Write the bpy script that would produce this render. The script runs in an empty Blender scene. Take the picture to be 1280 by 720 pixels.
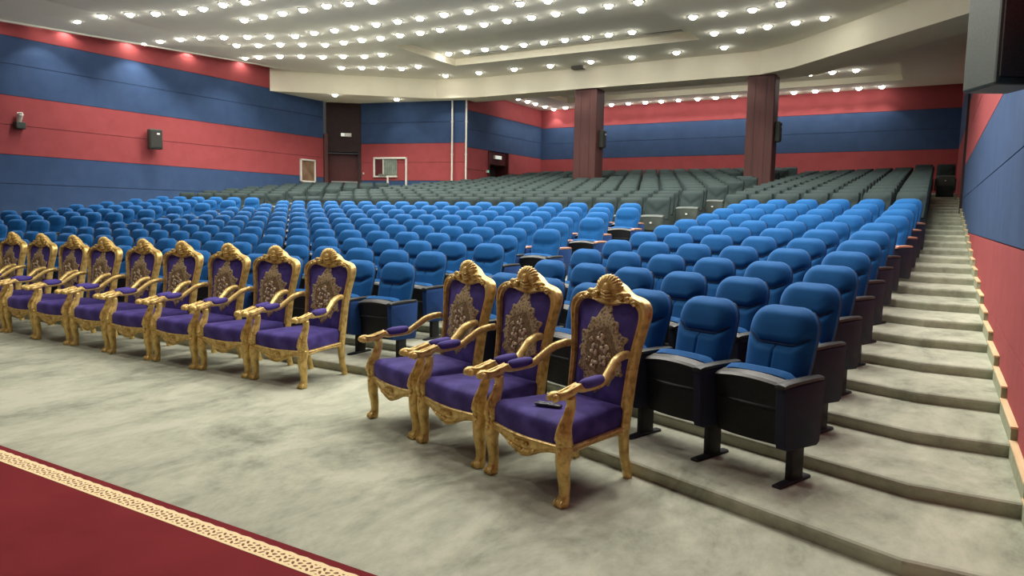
import bpy, math, random
from mathutils import Matrix, Vector
random.seed(7)
C = bpy.context.scene.collection
PI = math.pi
cos, sin = math.cos, math.sin

# ------------------------------------------------------------------ materials
def srgb(r, g, b):
    f = lambda c: (c/255/12.92) if c/255 <= .04045 else ((c/255+.055)/1.055)**2.4
    return (f(r), f(g), f(b), 1)

def mat(name, col, rough=.6, metal=0, noise=None, bump=None, sheen=0, col2=None, spec=.5, emit=None, detail=4, coat=0, lo=.35, hi=.65):
    m = bpy.data.materials.new(name); m.use_nodes = True
    nt = m.node_tree; b = nt.nodes['Principled BSDF']; L = nt.links.new
    b.inputs['Base Color'].default_value = col
    b.inputs['Roughness'].default_value = rough
    b.inputs['Metallic'].default_value = metal
    b.inputs['Specular IOR Level'].default_value = spec
    if sheen:
        b.inputs['Sheen Weight'].default_value = sheen
        b.inputs['Sheen Roughness'].default_value = .45
        b.inputs['Sheen Tint'].default_value = tuple(min(1, c*2.2+.12) for c in col[:3])+(1,)
    if coat: b.inputs['Coat Weight'].default_value = coat
    if emit:
        b.inputs['Emission Color'].default_value = emit[0]; b.inputs['Emission Strength'].default_value = emit[1]
    tc = nt.nodes.new('ShaderNodeTexCoord')
    if noise and col2:
        n = nt.nodes.new('ShaderNodeTexNoise'); n.inputs['Scale'].default_value = noise; n.inputs['Detail'].default_value = detail
        r = nt.nodes.new('ShaderNodeValToRGB'); r.color_ramp.elements[0].position = lo; r.color_ramp.elements[1].position = hi
        r.color_ramp.elements[0].color = col; r.color_ramp.elements[1].color = col2
        L(tc.outputs['Object'], n.inputs['Vector']); L(n.outputs['Fac'], r.inputs['Fac']); L(r.outputs['Color'], b.inputs['Base Color'])
    if bump:
        n = nt.nodes.new('ShaderNodeTexNoise'); n.inputs['Scale'].default_value = bump[0]; n.inputs['Detail'].default_value = 3
        u = nt.nodes.new('ShaderNodeBump'); u.inputs['Strength'].default_value = bump[1]; u.inputs['Distance'].default_value = bump[2]
        L(tc.outputs['Object'], n.inputs['Vector']); L(n.outputs['Fac'], u.inputs['Height']); L(u.outputs['Normal'], b.inputs['Normal'])
    return m

def carpet_mat():
    m = mat('worn_grey_carpet', srgb(176, 172, 150), .95, bump=(220, .35, .004), spec=.1)
    nt = m.node_tree; L = nt.links.new; b = nt.nodes['Principled BSDF']
    tc = nt.nodes.new('ShaderNodeTexCoord')
    a = nt.nodes.new('ShaderNodeTexNoise'); a.inputs['Scale'].default_value = 1.7; a.inputs['Detail'].default_value = 7; a.inputs['Roughness'].default_value = .68; a.inputs['Distortion'].default_value = .6
    c = nt.nodes.new('ShaderNodeTexNoise'); c.inputs['Scale'].default_value = 9; c.inputs['Detail'].default_value = 6; c.inputs['Roughness'].default_value = .7
    mp = nt.nodes.new('ShaderNodeMapping'); mp.inputs['Scale'].default_value = (1, .6, 1); mp.inputs['Rotation'].default_value = (0, 0, .5)
    L(tc.outputs['Object'], mp.inputs['Vector']); L(mp.outputs['Vector'], a.inputs['Vector']); L(mp.outputs['Vector'], c.inputs['Vector'])
    mx = nt.nodes.new('ShaderNodeMath'); mx.operation = 'MULTIPLY_ADD'; mx.inputs[1].default_value = .45
    L(c.outputs['Fac'], mx.inputs[0]); L(a.outputs['Fac'], mx.inputs[2])
    r = nt.nodes.new('ShaderNodeValToRGB'); e = r.color_ramp.elements
    e[0].position = .50; e[0].color = srgb(126, 129, 113); e[1].position = .86; e[1].color = srgb(182, 183, 164)
    k = e.new(.66); k.color = srgb(157, 160, 142)
    L(mx.outputs[0], r.inputs['Fac']); L(r.outputs['Color'], b.inputs['Base Color'])
    return m

def gold_mat():
    m = mat('gilt_carved_wood', srgb(206, 176, 104), .34, .32, bump=(60, .25, .004))
    nt = m.node_tree; L = nt.links.new; b = nt.nodes['Principled BSDF']
    tc = nt.nodes.new('ShaderNodeTexCoord'); n = nt.nodes.new('ShaderNodeTexNoise'); n.inputs['Scale'].default_value = 24; n.inputs['Detail'].default_value = 5
    r = nt.nodes.new('ShaderNodeValToRGB'); r.color_ramp.elements[0].position = .33; r.color_ramp.elements[1].position = .55
    r.color_ramp.elements[0].color = srgb(176, 142, 76); r.color_ramp.elements[1].color = srgb(222, 192, 118)
    L(tc.outputs['Object'], n.inputs['Vector']); L(n.outputs['Fac'], r.inputs['Fac']); L(r.outputs['Color'], b.inputs['Base Color'])
    return m

def lace_mat():
    m = mat('woven_lace', srgb(168, 150, 118), .6, .15)
    nt = m.node_tree; L = nt.links.new; b = nt.nodes['Principled BSDF']
    tc = nt.nodes.new('ShaderNodeTexCoord'); v = nt.nodes.new('ShaderNodeTexVoronoi'); v.feature = 'DISTANCE_TO_EDGE'; v.inputs['Scale'].default_value = 34
    n = nt.nodes.new('ShaderNodeTexNoise'); n.inputs['Scale'].default_value = 26
    mp = nt.nodes.new('ShaderNodeVectorMath'); mp.operation = 'MULTIPLY_ADD'; mp.inputs[1].default_value = (.05,)*3
    L(n.outputs['Color'], mp.inputs[0]); L(tc.outputs['Object'], mp.inputs[2]); L(tc.outputs['Object'], n.inputs['Vector'])
    L(mp.outputs['Vector'], v.inputs['Vector'])
    r = nt.nodes.new('ShaderNodeValToRGB'); e = r.color_ramp.elements
    e[0].position = .03; e[0].color = srgb(188, 168, 128); e[1].position = .34; e[1].color = srgb(104, 88, 84)
    k = e.new(.16); k.color = srgb(150, 130, 96)
    L(v.outputs['Distance'], r.inputs['Fac']); L(r.outputs['Color'], b.inputs['Base Color'])
    return m

def band_mat():
    m = mat('ornamental_border_weave', srgb(222, 192, 140), .9)
    nt = m.node_tree; L = nt.links.new; b = nt.nodes['Principled BSDF']
    tc = nt.nodes.new('ShaderNodeTexCoord'); sx = nt.nodes.new('ShaderNodeSeparateXYZ'); L(tc.outputs['Object'], sx.inputs[0])
    def M(op, a, c=None):
        n = nt.nodes.new('ShaderNodeMath'); n.operation = op
        for i, q in enumerate((a, c)):
            if q is None: continue
            if isinstance(q, (int, float)): n.inputs[i].default_value = q
            else: L(q, n.inputs[i])
        return n.outputs[0]
    x, y = sx.outputs[0], sx.outputs[1]
    s1 = M('SINE', M('MULTIPLY', x, 2*PI/.085))
    s2 = M('SINE', M('MULTIPLY', x, 2*PI/.034))
    yy = M('MULTIPLY', M('ADD', M('MULTIPLY', s1, .012), y), 2*PI/.03)
    pat = M('ADD', M('SINE', yy), M('MULTIPLY', s2, .9))
    inside = M('LESS_THAN', M('ABSOLUTE', M('ADD', y, .006)), .034)
    msk = M('MULTIPLY', M('GREATER_THAN', pat, .45), inside)
    mix = nt.nodes.new('ShaderNodeMix'); mix.data_type = 'RGBA'
    mix.inputs['A'].default_value = srgb(240, 216, 168); mix.inputs['B'].default_value = srgb(120, 78, 48)
    L(msk, mix.inputs['Factor']); L(mix.outputs['Result'], b.inputs['Base Color'])
    return m

def wood_mat(name, c1, c2, rough=.45, stretch=(14, 14, 1.2)):
    m = mat(name, c1, rough)
    nt = m.node_tree; L = nt.links.new; b = nt.nodes['Principled BSDF']
    tc = nt.nodes.new('ShaderNodeTexCoord'); mp = nt.nodes.new('ShaderNodeMapping'); mp.inputs['Scale'].default_value = stretch
    n = nt.nodes.new('ShaderNodeTexNoise'); n.inputs['Scale'].default_value = 2.2; n.inputs['Detail'].default_value = 5
    r = nt.nodes.new('ShaderNodeValToRGB'); r.color_ramp.elements[0].position = .3; r.color_ramp.elements[1].position = .7
    r.color_ramp.elements[0].color = c1; r.color_ramp.elements[1].color = c2
    L(tc.outputs['Object'], mp.inputs['Vector']); L(mp.outputs['Vector'], n.inputs['Vector']); L(n.outputs['Fac'], r.inputs['Fac']); L(r.outputs['Color'], b.inputs['Base Color'])
    return m

M_carpet = carpet_mat(); M_gold = gold_mat(); M_lace = lace_mat(); M_band = band_mat()
M_blue = mat('blue_upholstery', srgb(14, 78, 134), .8, sheen=.65, noise=5, col2=srgb(20, 88, 146), bump=(260, .2, .002), spec=.2)
M_pipe = mat('dark_blue_piping', srgb(10, 30, 66), .8, noise=20, col2=srgb(13, 34, 72))
M_bpanel = mat('blue_side_panel', srgb(20, 56, 108), .75, noise=7, col2=srgb(24, 62, 118), spec=.3)
M_shade_panel = mat('shaded_blue_side_panel', srgb(24, 30, 50), .75, noise=7, col2=srgb(30, 36, 56), spec=.3)  # darker copy of the blue panel fabric, dimmer light put into its colour
M_black = mat('black_plastic', srgb(20, 22, 26), .55, noise=40, col2=srgb(26, 28, 31), spec=.3, bump=(160, .2, .002))
M_lip = mat('grey_plastic_lip', srgb(74, 74, 70), .38, noise=40, col2=srgb(82, 82, 78))
M_arm = mat('dark_armrest_plastic', srgb(36, 38, 38), .5, noise=30, col2=srgb(44, 46, 44), spec=.35)
M_armwood = wood_mat('tan_wooden_armrest', srgb(172, 124, 100), srgb(198, 150, 124), .3, (30, 3, 30))
M_bolt = mat('steel_bolt', srgb(210, 210, 205), .3, .8, noise=30, col2=srgb(190, 190, 188))
M_grey = mat('grey_green_seat_cover', srgb(46, 57, 57), .85, noise=5, col2=srgb(55, 66, 65), bump=(60, .3, .006), spec=.12)
M_grey2 = mat('pale_grey_seat_cover', srgb(78, 86, 81), .55, noise=6, col2=srgb(66, 74, 70))
M_purple = mat('purple_velvet', srgb(52, 40, 106), .75, sheen=.6, noise=7, col2=srgb(84, 72, 150), bump=(120, .15, .003), spec=.25, lo=.4, hi=.75)
M_brownfl = mat('brown_embroidery', srgb(96, 76, 52), .7, noise=60, col2=srgb(142, 120, 86))
M_petal = mat('cream_petal_embroidery', srgb(230, 216, 190), .55, noise=40, col2=srgb(190, 164, 128), metal=.1)
M_red = mat('red_fabric_wall_panel', srgb(148, 68, 70), .85, noise=3, col2=srgb(155, 73, 75), bump=(90, .12, .003), spec=.2)
M_wblue = mat('blue_fabric_wall_panel', srgb(52, 73, 106), .85, noise=3, col2=srgb(58, 79, 113), bump=(90, .12, .003), spec=.2)
M_seam = mat('dark_panel_joint', srgb(50, 30, 42), .9, noise=20, col2=srgb(58, 36, 48))
M_ceil = mat('ceiling_plaster', srgb(234, 231, 216), .9, noise=1.2, col2=srgb(238, 235, 220), spec=.2)
M_beam = mat('cream_beam_paint', srgb(236, 230, 206), .85, noise=1.5, col2=srgb(240, 235, 212), spec=.2)
M_pillar = wood_mat('red_brown_veneer', srgb(72, 38, 34), srgb(86, 46, 41), .6, (9, 9, .5))
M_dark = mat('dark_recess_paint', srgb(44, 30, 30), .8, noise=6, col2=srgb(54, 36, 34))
M_door = wood_mat('dark_red_door_wood', srgb(70, 26, 28), srgb(88, 34, 34), .5)
M_white = mat('white_paint', srgb(222, 220, 210), .5, noise=12, col2=srgb(214, 212, 202))
M_skirt = mat('grey_green_carpet_skirting', srgb(140, 144, 118), .9, noise=20, col2=srgb(156, 158, 132), bump=(200, .3, .003))
M_cap = wood_mat('pale_wood_capping', srgb(216, 186, 140), srgb(232, 206, 164), .45, (20, 1.5, 20))
M_speaker = mat('dark_green_grey_speaker', srgb(38, 48, 40), .5, noise=60, col2=srgb(50, 60, 50))
M_speakg = mat('charcoal_speaker_cloth', srgb(58, 58, 52), .85, noise=150, col2=srgb(40, 40, 37))
M_lens = mat('glowing_lamp_lens', srgb(255, 250, 235), .3, emit=((1, .975, .91, 1), 38))
M_ring = mat('white_lamp_ring', srgb(226, 222, 206), .5, noise=20, col2=srgb(218, 214, 200))
M_exit = mat('lit_sign_face', srgb(226, 232, 220), .4, emit=((.85, .95, .85, 1), .5))
M_exitg = mat('green_lit_sign_face', srgb(70, 190, 150), .4, emit=((.2, .8, .55, 1), .5))
M_glass = mat('smoky_cabinet_glass', srgb(112, 84, 64), .12, noise=3, col2=srgb(136, 112, 88))
M_curtain = mat('grey_green_curtain', srgb(126, 136, 122), .8, noise=8, col2=srgb(104, 114, 104))
M_rug = mat('crimson_rug_pile', srgb(112, 36, 40), .95, noise=2.2, col2=srgb(121, 41, 45), bump=(260, .4, .004), spec=.1)
M_remote = mat('dark_remote_plastic', srgb(38, 42, 50), .35, noise=50, col2=srgb(46, 50, 58))
M_button = mat('pale_rubber_button', srgb(150, 156, 165), .5, noise=50, col2=srgb(130, 136, 146))
M_vent = mat('dark_vent_slot', srgb(96, 94, 84), .7, noise=30, col2=srgb(84, 82, 74))

# ------------------------------------------------------------------ mesh helpers
class MB:
    def __init__(s): s.v = []; s.f = []; s.m = []; s.mats = []
    def mi(s, m):
        if m not in s.mats: s.mats.append(m)
        return s.mats.index(m)
    def add(s, vs, fs, m):
        o = len(s.v); s.v += [tuple(p) for p in vs]; k = s.mi(m)
        for f in fs: s.f.append(tuple(i+o for i in f)); s.m.append(k)
        return s
    def quad(s, a, b, c, d, m): return s.add([a, b, c, d], [(0, 1, 2, 3)], m)
    def box(s, x0, x1, y0, y1, z0, z1, m, bev=0):
        if not bev:
            return s.add([(x, y, z) for z in (z0, z1) for y in (y0, y1) for x in (x0, x1)],
                         [(0, 2, 3, 1), (4, 5, 7, 6), (0, 1, 5, 4), (2, 6, 7, 3), (0, 4, 6, 2), (1, 3, 7, 5)], m)
        # rounded box: stacked rounded rectangles
        cx, cy = (x0+x1)/2, (y0+y1)/2; hx, hy = (x1-x0)/2, (y1-y0)/2
        rings = []
        for z, i in ((z0, bev), (z0+bev*.3, bev*.3), (z0+bev, 0), (z1-bev, 0), (z1-bev*.3, bev*.3), (z1, bev)):
            r = []
            for q in range(4):
                for t in range(3):
                    a = q*PI/2+t*PI/4
                    sx, sy = ((1, 1), (-1, 1), (-1, -1), (1, -1))[q]
                    r.append((cx+sx*(hx-i-bev)+bev*cos(a), cy+sy*(hy-i-bev)+bev*sin(a), z))
            rings.append(r)
        return s.loft(rings, m, cap=True)
    def loft(s, rings, m, cap=True, closed=True):
        n = len(rings[0]); vs = [p for r in rings for p in r]; fs = []
        for i in range(len(rings)-1):
            for j in range(n if closed else n-1):
                k = (j+1) % n
                fs.append((i*n+j, i*n+k, (i+1)*n+k, (i+1)*n+j))
        if cap: fs.append(tuple(range(n))[::-1]); fs.append(tuple((len(rings)-1)*n+j for j in range(n)))
        return s.add(vs, fs, m)
    def tube(s, pts, m, n=10, flat=1.0, side=None, sq=0):
        """pts: (x,y,z,r); flat squeezes along the side direction"""
        P = [Vector(p[:3]) for p in pts]; rings = []
        ref = Vector(side) if side else Vector((1, 0, 0))
        for i, p in enumerate(P):
            t = (P[min(i+1, len(P)-1)]-P[max(i-1, 0)]).normalized()
            u = (ref-t*ref.dot(t))
            if u.length < 1e-4: u = Vector((0, 1, 0))-t*t.y
            u.normalize(); w = t.cross(u); r = pts[i][3]
            ring = []
            for j in range(n):
                a = 2*PI*j/n; ca, sa = cos(a), sin(a)
                if sq:
                    g = 1/max(abs(ca), abs(sa)); g = 1+(g-1)*sq; ca *= g; sa *= g
                ring.append(tuple(p+u*(r*flat*ca)+w*(r*sa)))
            rings.append(ring)
        return s.loft(rings, m)
    def ball(s, c, r, m, n=10, k=6, rot=None):
        rx, ry, rz = (r, r, r) if isinstance(r, (int, float)) else r
        vs = []; fs = []
        for i in range(k+1):
            t = PI*i/k
            for j in range(n):
                a = 2*PI*j/n; p = Vector((rx*sin(t)*cos(a), ry*sin(t)*sin(a), rz*cos(t)))
                if rot: p = rot @ p
                vs.append((c[0]+p.x, c[1]+p.y, c[2]+p.z))
        for i in range(k):
            for j in range(n):
                q = (j+1) % n; fs.append((i*n+j, (i+1)*n+j, (i+1)*n+q, i*n+q))
        return s.add(vs, fs, m)
    def prism(s, poly, z0, z1, m, m2=None):
        n = len(poly); s.add([(x, y, z0) for x, y in poly]+[(x, y, z1) for x, y in poly],
              [(i, (i+1) % n, n+(i+1) % n, n+i) for i in range(n)], m)
        return s.add([(x, y, z0) for x, y in poly]+[(x, y, z1) for x, y in poly], [tuple(range(n))[::-1], tuple(range(n, 2*n))], m2 or m)
    def build(s, name, parent=None, smooth=False, ang=None):
        me = bpy.data.meshes.new(name); me.from_pydata(s.v, [], s.f)
        for m in s.mats: me.materials.append(m)
        me.polygons.foreach_set('material_index', s.m)
        if smooth:
            me.polygons.foreach_set('use_smooth', [True]*len(s.f))
            if ang: me.set_sharp_from_angle(angle=math.radians(ang))
        me.update()
        o = bpy.data.objects.new(name, me); C.objects.link(o)
        if parent: o.parent = parent
        return o

def empty(name, loc=(0, 0, 0), rz=0):
    o = bpy.data.objects.new(name, None); C.objects.link(o); o.location = loc; o.rotation_euler = (0, 0, rz); o.empty_display_size = .1
    return o
def tag(o, label=None, cat=None, group=None, kind=None):
    for k, v in (('label', label), ('category', cat), ('group', group), ('kind', kind)):
        if v: o[k] = v
    return o
def struct(o): o['kind'] = 'structure'; return o
def dup(root, loc, rz):
    r = root.copy(); C.objects.link(r); r.location = loc; r.rotation_euler = (0, 0, rz)
    for ch in list(root.children):
        c = ch.copy(); C.objects.link(c); c.parent = r
        for g in ch.children:
            d = g.copy(); C.objects.link(d); d.parent = c
    return r
ORD = 'zeroth first second third fourth fifth sixth seventh eighth ninth tenth eleventh twelfth thirteenth fourteenth fifteenth sixteenth seventeenth eighteenth nineteenth twentieth twenty-first twenty-second twenty-third twenty-fourth twenty-fifth twenty-sixth twenty-seventh twenty-eighth'.split()

# ------------------------------------------------------------------ hall layout (metres; x to the right wall, y to the rear)
XW, XL = .5255, -20.5255
ZC, ZB, ZR = 6.5, 5.82, 6.2          # hall ceiling, beam underside, rear ceiling
YB = 28.5                            # rear wall
AR = -.3592                          # turn of the side blocks
u_ = (cos(AR), sin(AR)); n_ = (-sin(AR), cos(AR))
NT = 28                              # tiers
def zt(k): return .0878*(k+1)+.0085*min(max(0, k-6), 8)
def edge(k):
    yk = 3.655+.8374*k; yc = 5.40+.8026*k; yr = (3.41+.784*k+n_[0]*4.1)/n_[1]
    return [(XL-.02, yk), (-19.97, yk), (-15.9, yr), (-15.2, yc), (-4.8, yc), (-4.1, yr), (-.03, yk), (XW+.02, yk)]

# floor with its stepped tiers
fl = MB()
E0 = edge(0); fl_front = -6
for i in range(len(E0)-1):
    a, b = E0[i], E0[i+1]
    fl.quad((a[0], fl_front, 0), (b[0], fl_front, 0), (b[0], b[1], 0), (a[0], a[1], 0), M_carpet)
for k in range(NT):
    e = edge(k); z0 = zt(k-1) if k else 0; z1 = zt(k)
    nxt = edge(k+1) if k < NT-1 else [(x, YB+.3) for x, y in e]
    prof = [(0, z0), (-.004, z0+(z1-z0)*.35), (-.010, z1-.028), (-.006, z1-.012), (.006, z1-.003), (.03, z1)]
    for i in range(len(e)-1):
        for (d0, h0), (d1, h1) in zip(prof, prof[1:]):
            fl.quad((e[i][0], e[i][1]+d0, h0), (e[i+1][0], e[i+1][1]+d0, h0), (e[i+1][0], e[i+1][1]+d1, h1), (e[i][0], e[i][1]+d1, h1), M_carpet)
        fl.quad((e[i][0], e[i][1]+.03, z1), (e[i+1][0], e[i+1][1]+.03, z1), (nxt[i+1][0], nxt[i+1][1], z1), (nxt[i][0], nxt[i][1], z1), M_carpet)
struct(fl.build('floor'))

# walls: fabric panels with open joints on a dark backing
def wall(name, p0, p1, bands, thick=.12, col=2.4, inward=1):
    """p0->p1 seen from the room left to right; inward normal is to the right of p0->p1 rotated -90"""
    w = MB(); P0 = Vector((*p0, 0)); P1 = Vector((*p1, 0)); d = P1-P0; Lg = d.length; d.normalize()
    nrm = Vector((d.y, -d.x, 0))*inward
    zlo = min(b[0] for b in bands); zhi = max(b[1] for b in bands)
    def bx(s0, s1, n0, n1, z0, z1, m):
        q = [P0+d*s+nrm*n for s, n in ((s0, n0), (s1, n0), (s1, n1), (s0, n1))]
        vs = [(p.x, p.y, z) for z in (z0, z1) for p in q]
        w.add(vs, [(3, 2, 1, 0), (4, 5, 6, 7), (0, 1, 5, 4), (1, 2, 6, 5), (2, 3, 7, 6), (3, 0, 4, 7)], m)
    bx(0, Lg, -thick, -.022, zlo, zhi, M_seam)
    g = .006
    for z0, z1, m in bands:
        bx(0, Lg, -.022, 0, z0+g, z1-g, m)
    return struct(w.build(name))
R_, B_ = M_red, M_wblue
wall('wall_left', (XL, -6), (XL, 20.6), [(0, 1.1, B_), (1.1, 2.2, B_), (2.2, 2.94, B_), (2.94, 3.69, R_), (3.69, 4.43, R_), (4.43, 5.22, B_), (5.22, 5.91, B_), (5.91, 6.9, R_)])
wall('wall_right', (XW, 20.2), (XW, -6), [(0, .75, R_), (.75, 1.449, R_), (1.449, 2.19, B_), (2.19, 2.963, B_), (2.963, 3.7, R_), (3.7, 4.43, R_), (4.43, 5.22, B_), (5.22, 6.9, B_)])
wall('wall_right_rear', (XW, YB), (XW, 20.4), [(0, 2.9, R_), (2.9, 4.07, R_), (4.07, 4.75, B_), (4.75, 5.42, B_), (5.42, 6.9, R_)])
wall('wall_rear', (-15.25, YB), (XW, YB), [(0, 2.9, R_), (2.9, 4.07, R_), (4.07, 4.75, B_), (4.75, 5.42, B_), (5.42, 6.9, R_)])
# wall with the booth window, left of the pillars
WA, WB = Vector((-19.5, 21.6)), Vector((-15.3, 22.6)); wd = (WB-WA).normalized(); wn = Vector((wd.y, -wd.x))
wall('wall_booth', tuple(WA), tuple(WB), [(0, 2.86, B_), (2.86, 3.55, R_), (3.55, 4.27, R_), (4.27, 5.05, B_), (5.05, 5.9, B_)])
# inner side wall with its doorway (y 24.14 .. 25.65)
wall('wall_inner_front', (-15.25, 22.62), (-15.25, 24.14), [(0, 3.3, R_), (3.3, 4.11, R_)])
wall('wall_inner_rear', (-15.25, 25.66), (-15.25, YB), [(0, 3.3, R_), (3.3, 4.11, R_)])
wall('wall_inner_upper', (-15.25, 22.62), (-15.25, YB), [(4.11, 4.78, B_), (4.78, 5.47, B_), (5.47, 6.9, R_)])
struct(MB().box(XL-.1, XW+.1, -6.2, -6, 0, 6.9, M_beam).build('wall_front'))
struct(MB().box(XW-.05, XW+.1, 20.2, 20.42, 0, 6.5, M_dark).build('trim_1'))
# left door: splayed recess between the side wall and the booth wall
dr = MB()
dr.prism([(XL-.1, 20.6), (XL+.06, 20.6), (XL+.12, 20.72), (XL-.1, 20.86)], 0, 4.6, M_pillar)
struct(dr.build('trim_2'))
dd = MB()
a, b = Vector((XL, 20.75)), Vector((-19.5, 21.6)); t = (b-a).normalized(); nn = Vector((t.y, -t.x))
def slab(m_, a, b, o0, o1, z0, z1, mt):
    q = [a+nn*o0, b+nn*o0, b+nn*o1, a+nn*o1]
    m_.add([(p.x, p.y, z) for z in (z0, z1) for p in q], [(3, 2, 1, 0), (4, 5, 6, 7), (0, 1, 5, 4), (1, 2, 6, 5), (2, 3, 7, 6), (3, 0, 4, 7)], mt)
Ld = (b-a).length
slab(dd, a, b, -.5, -.42, 0, 3.9, M_door)
for f0, f1 in ((.06, .47), (.53, .94)):
    for z0, z1 in ((1.95, 2.7), (2.85, 3.75)):
        slab(dd, a+t*Ld*f0, a+t*Ld*f1, -.42, -.40, z0, z1, M_door)
do = struct(dd.build('door_1'))
hb = MB(); slab(hb, a+t*Ld*.12, a+t*Ld*.88, -.36, -.32, 2.78, 2.83, M_bolt); hb.build('push_bar', do)
dw = MB(); slab(dw, a, b, -.6, -.06, 3.95, 5.9, M_dark); slab(dw, b-t*.12, b, -.5, -.02, 0, 3.95, M_dark); struct(dw.build('wall_over_door'))
ex = MB(); slab(ex, a+t*Ld*.42, a+t*Ld*.72, -.05, .05, 4.53, 4.66, M_white); exo = ex.build('exit_sign'); tag(exo, 'small lit sign box mounted above the double door by the booth window', 'sign')
ef = MB(); slab(ef, a+t*Ld*.43, a+t*Ld*.52, .05, .055, 4.54, 4.65, M_exit); ef.build('lit_face', exo)
# inner door
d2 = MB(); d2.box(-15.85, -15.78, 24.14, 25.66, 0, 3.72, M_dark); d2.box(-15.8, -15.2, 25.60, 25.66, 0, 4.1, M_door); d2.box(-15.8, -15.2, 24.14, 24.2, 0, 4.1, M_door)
d2.box(-15.8, -15.3, 24.2, 25.6, 3.6, 4.1, M_door)
struct(d2.build('door_2'))
e2 = MB().box(-15.3, -15.22, 24.62, 25.12, 3.82, 3.96, M_white).build('exit_sign'); tag(e2, 'small pale lit sign above the dark doorway in the inner wall', 'sign')
MB().box(-15.22, -15.215, 24.64, 25.1, 3.83, 3.95, M_exit).build('lit_face', e2)
e3 = MB().box(-15.27, -15.19, 24.02, 24.13, 3.24, 3.34, M_white).build('call_point_sign'); tag(e3, 'tiny green lit box on the jamb of the inner dark doorway', 'sign')
MB().box(-15.19, -15.185, 24.03, 24.12, 3.25, 3.33, M_exitg).build('lit_face', e3)

# ceiling with its coffers
beam = [(XL, 18.05), (-16.1, 21.85), (-14.6, 22.2), (-4.7, 22.2), (-3.7, 21.6), (XW, 17.3)]
CX0, CX1, CY0, CY1 = -14.06, -5.9, 17.0, 20.12
ce = MB()
def q4(x0, x1, y0, y1, z, m): ce.quad((x0, y0, z), (x0, y1, z), (x1, y1, z), (x1, y0, z), m)
FX = -18.6   # the margin beside the left wall dips toward it at the front
q4(FX, XW+.1, -6.2, CY0, ZC, M_ceil)
q4(FX, CX0, CY0, CY1, ZC, M_ceil); q4(CX1, XW+.1, CY0, CY1, ZC, M_ceil); q4(FX, XW+.1, CY1, 23, ZC, M_ceil)
def zmarg(y): return 6.12 if y < 9 else (6.12+(y-9)/9*.45 if y < 18 else 6.57)
ys = [-6.2, 9, 11, 13, 15, 17, 19, 23]
SX = XL+.50          # a slot is left between the ceiling edge and the wall
for y0, y1 in zip(ys, ys[1:]):
    z0, z1 = zmarg(y0), zmarg(y1)
    ce.quad((SX, y0, z0), (SX, y1, z1), (FX, y1, ZC), (FX, y0, ZC), M_ceil)
    ce.quad((SX, y0, z0-.03), (SX, y1, z1-.03), (SX+.06, y1, z1-.03), (SX+.06, y0, z0-.03), M_ceil)
    ce.quad((SX+.06, y0, z0-.03), (SX+.06, y1, z1-.03), (SX+.06, y1, z1+.05), (SX+.06, y0, z0+.05), M_ceil)
    ce.quad((SX, y0, 6.9), (SX, y1, 6.9), (SX, y1, z1-.03), (SX, y0, z0-.03), M_ceil)
    ce.quad((XL-.1, y0, 6.9), (XL-.1, y1, 6.9), (SX, y1, 6.9), (SX, y0, 6.9), M_ceil)
cz = ZC+.22
q4(CX0, CX1, CY0, CY1, cz, M_ceil)
ce.quad((CX0, CY0, ZC), (CX0, CY1, ZC), (CX0, CY1, cz), (CX0, CY0, cz), M_beam)
ce.quad((CX1, CY0, ZC), (CX1, CY0, cz), (CX1, CY1, cz), (CX1, CY1, ZC), M_beam)
ce.quad((CX0, CY1, ZC), (CX1, CY1, ZC), (CX1, CY1, cz), (CX0, CY1, cz), M_beam)
ce.quad((CX0, CY0, ZC), (CX0, CY0, cz), (CX1, CY0, cz), (CX1, CY0, ZC), M_beam)
struct(ce.build('ceiling'))
bm = MB()
back = [(XW, 19.0), (-3.2, 22.9), (-4.2, 23.2), (-15.3, 23.2), (-19.6, 22.2), (XL-.3, 21.0), (XL-.3, 18.05)]
bm.prism(beam[1:]+[(XW+.05, 17.3)] + back + [beam[0]], ZB, ZC+.1, M_beam)
struct(bm.build('beam'))
RX0, RX1, RY0, RY1 = -13.3, -1.2, 24.1, 27.05
cr = MB(); ce = cr
cr.add([(x, y, ZR) for x, y in ((-15.35, 22.8), (-15.35, RY0), (XW+.1, RY0), (XW+.1, 18.7), (-3.2, 22.4), (-4.2, 22.8))], [(0, 1, 2, 3, 4, 5)], M_ceil); q4(-15.35, RX0, RY0, RY1, ZR, M_ceil); q4(RX1, XW+.1, RY0, RY1, ZR, M_ceil); q4(-15.35, XW+.1, RY1, YB+.1, ZR, M_ceil)
rz_ = ZR+.2; q4(RX0, RX1, RY0, RY1, rz_, M_ceil)
cr.quad((RX0, RY0, ZR), (RX0, RY1, ZR), (RX0, RY1, rz_), (RX0, RY0, rz_), M_beam); cr.quad((RX1, RY0, ZR), (RX1, RY0, rz_), (RX1, RY1, rz_), (RX1, RY1, ZR), M_beam)
cr.quad((RX0, RY1, ZR), (RX1, RY1, ZR), (RX1, RY1, rz_), (RX0, RY1, rz_), M_beam); cr.quad((RX0, RY0, ZR), (RX0, RY0, rz_), (RX1, RY0, rz_), (RX1, RY0, ZR), M_beam)
struct(cr.build('ceiling_rear'))

# pillars
for x0, x1 in ((-10.67, -9.86), (-5.04, -4.25)):
    p = MB(); p.box(x0, x1, 22.25, 22.9, 0, ZB, M_pillar, .03); x = (x0+x1)/2
    for xx in (-.16, .16): p.box(x+xx-.004, x+xx+.004, 22.245, 22.26, 0, ZB, M_seam)
    struct(p.build('pillar'))

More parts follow.
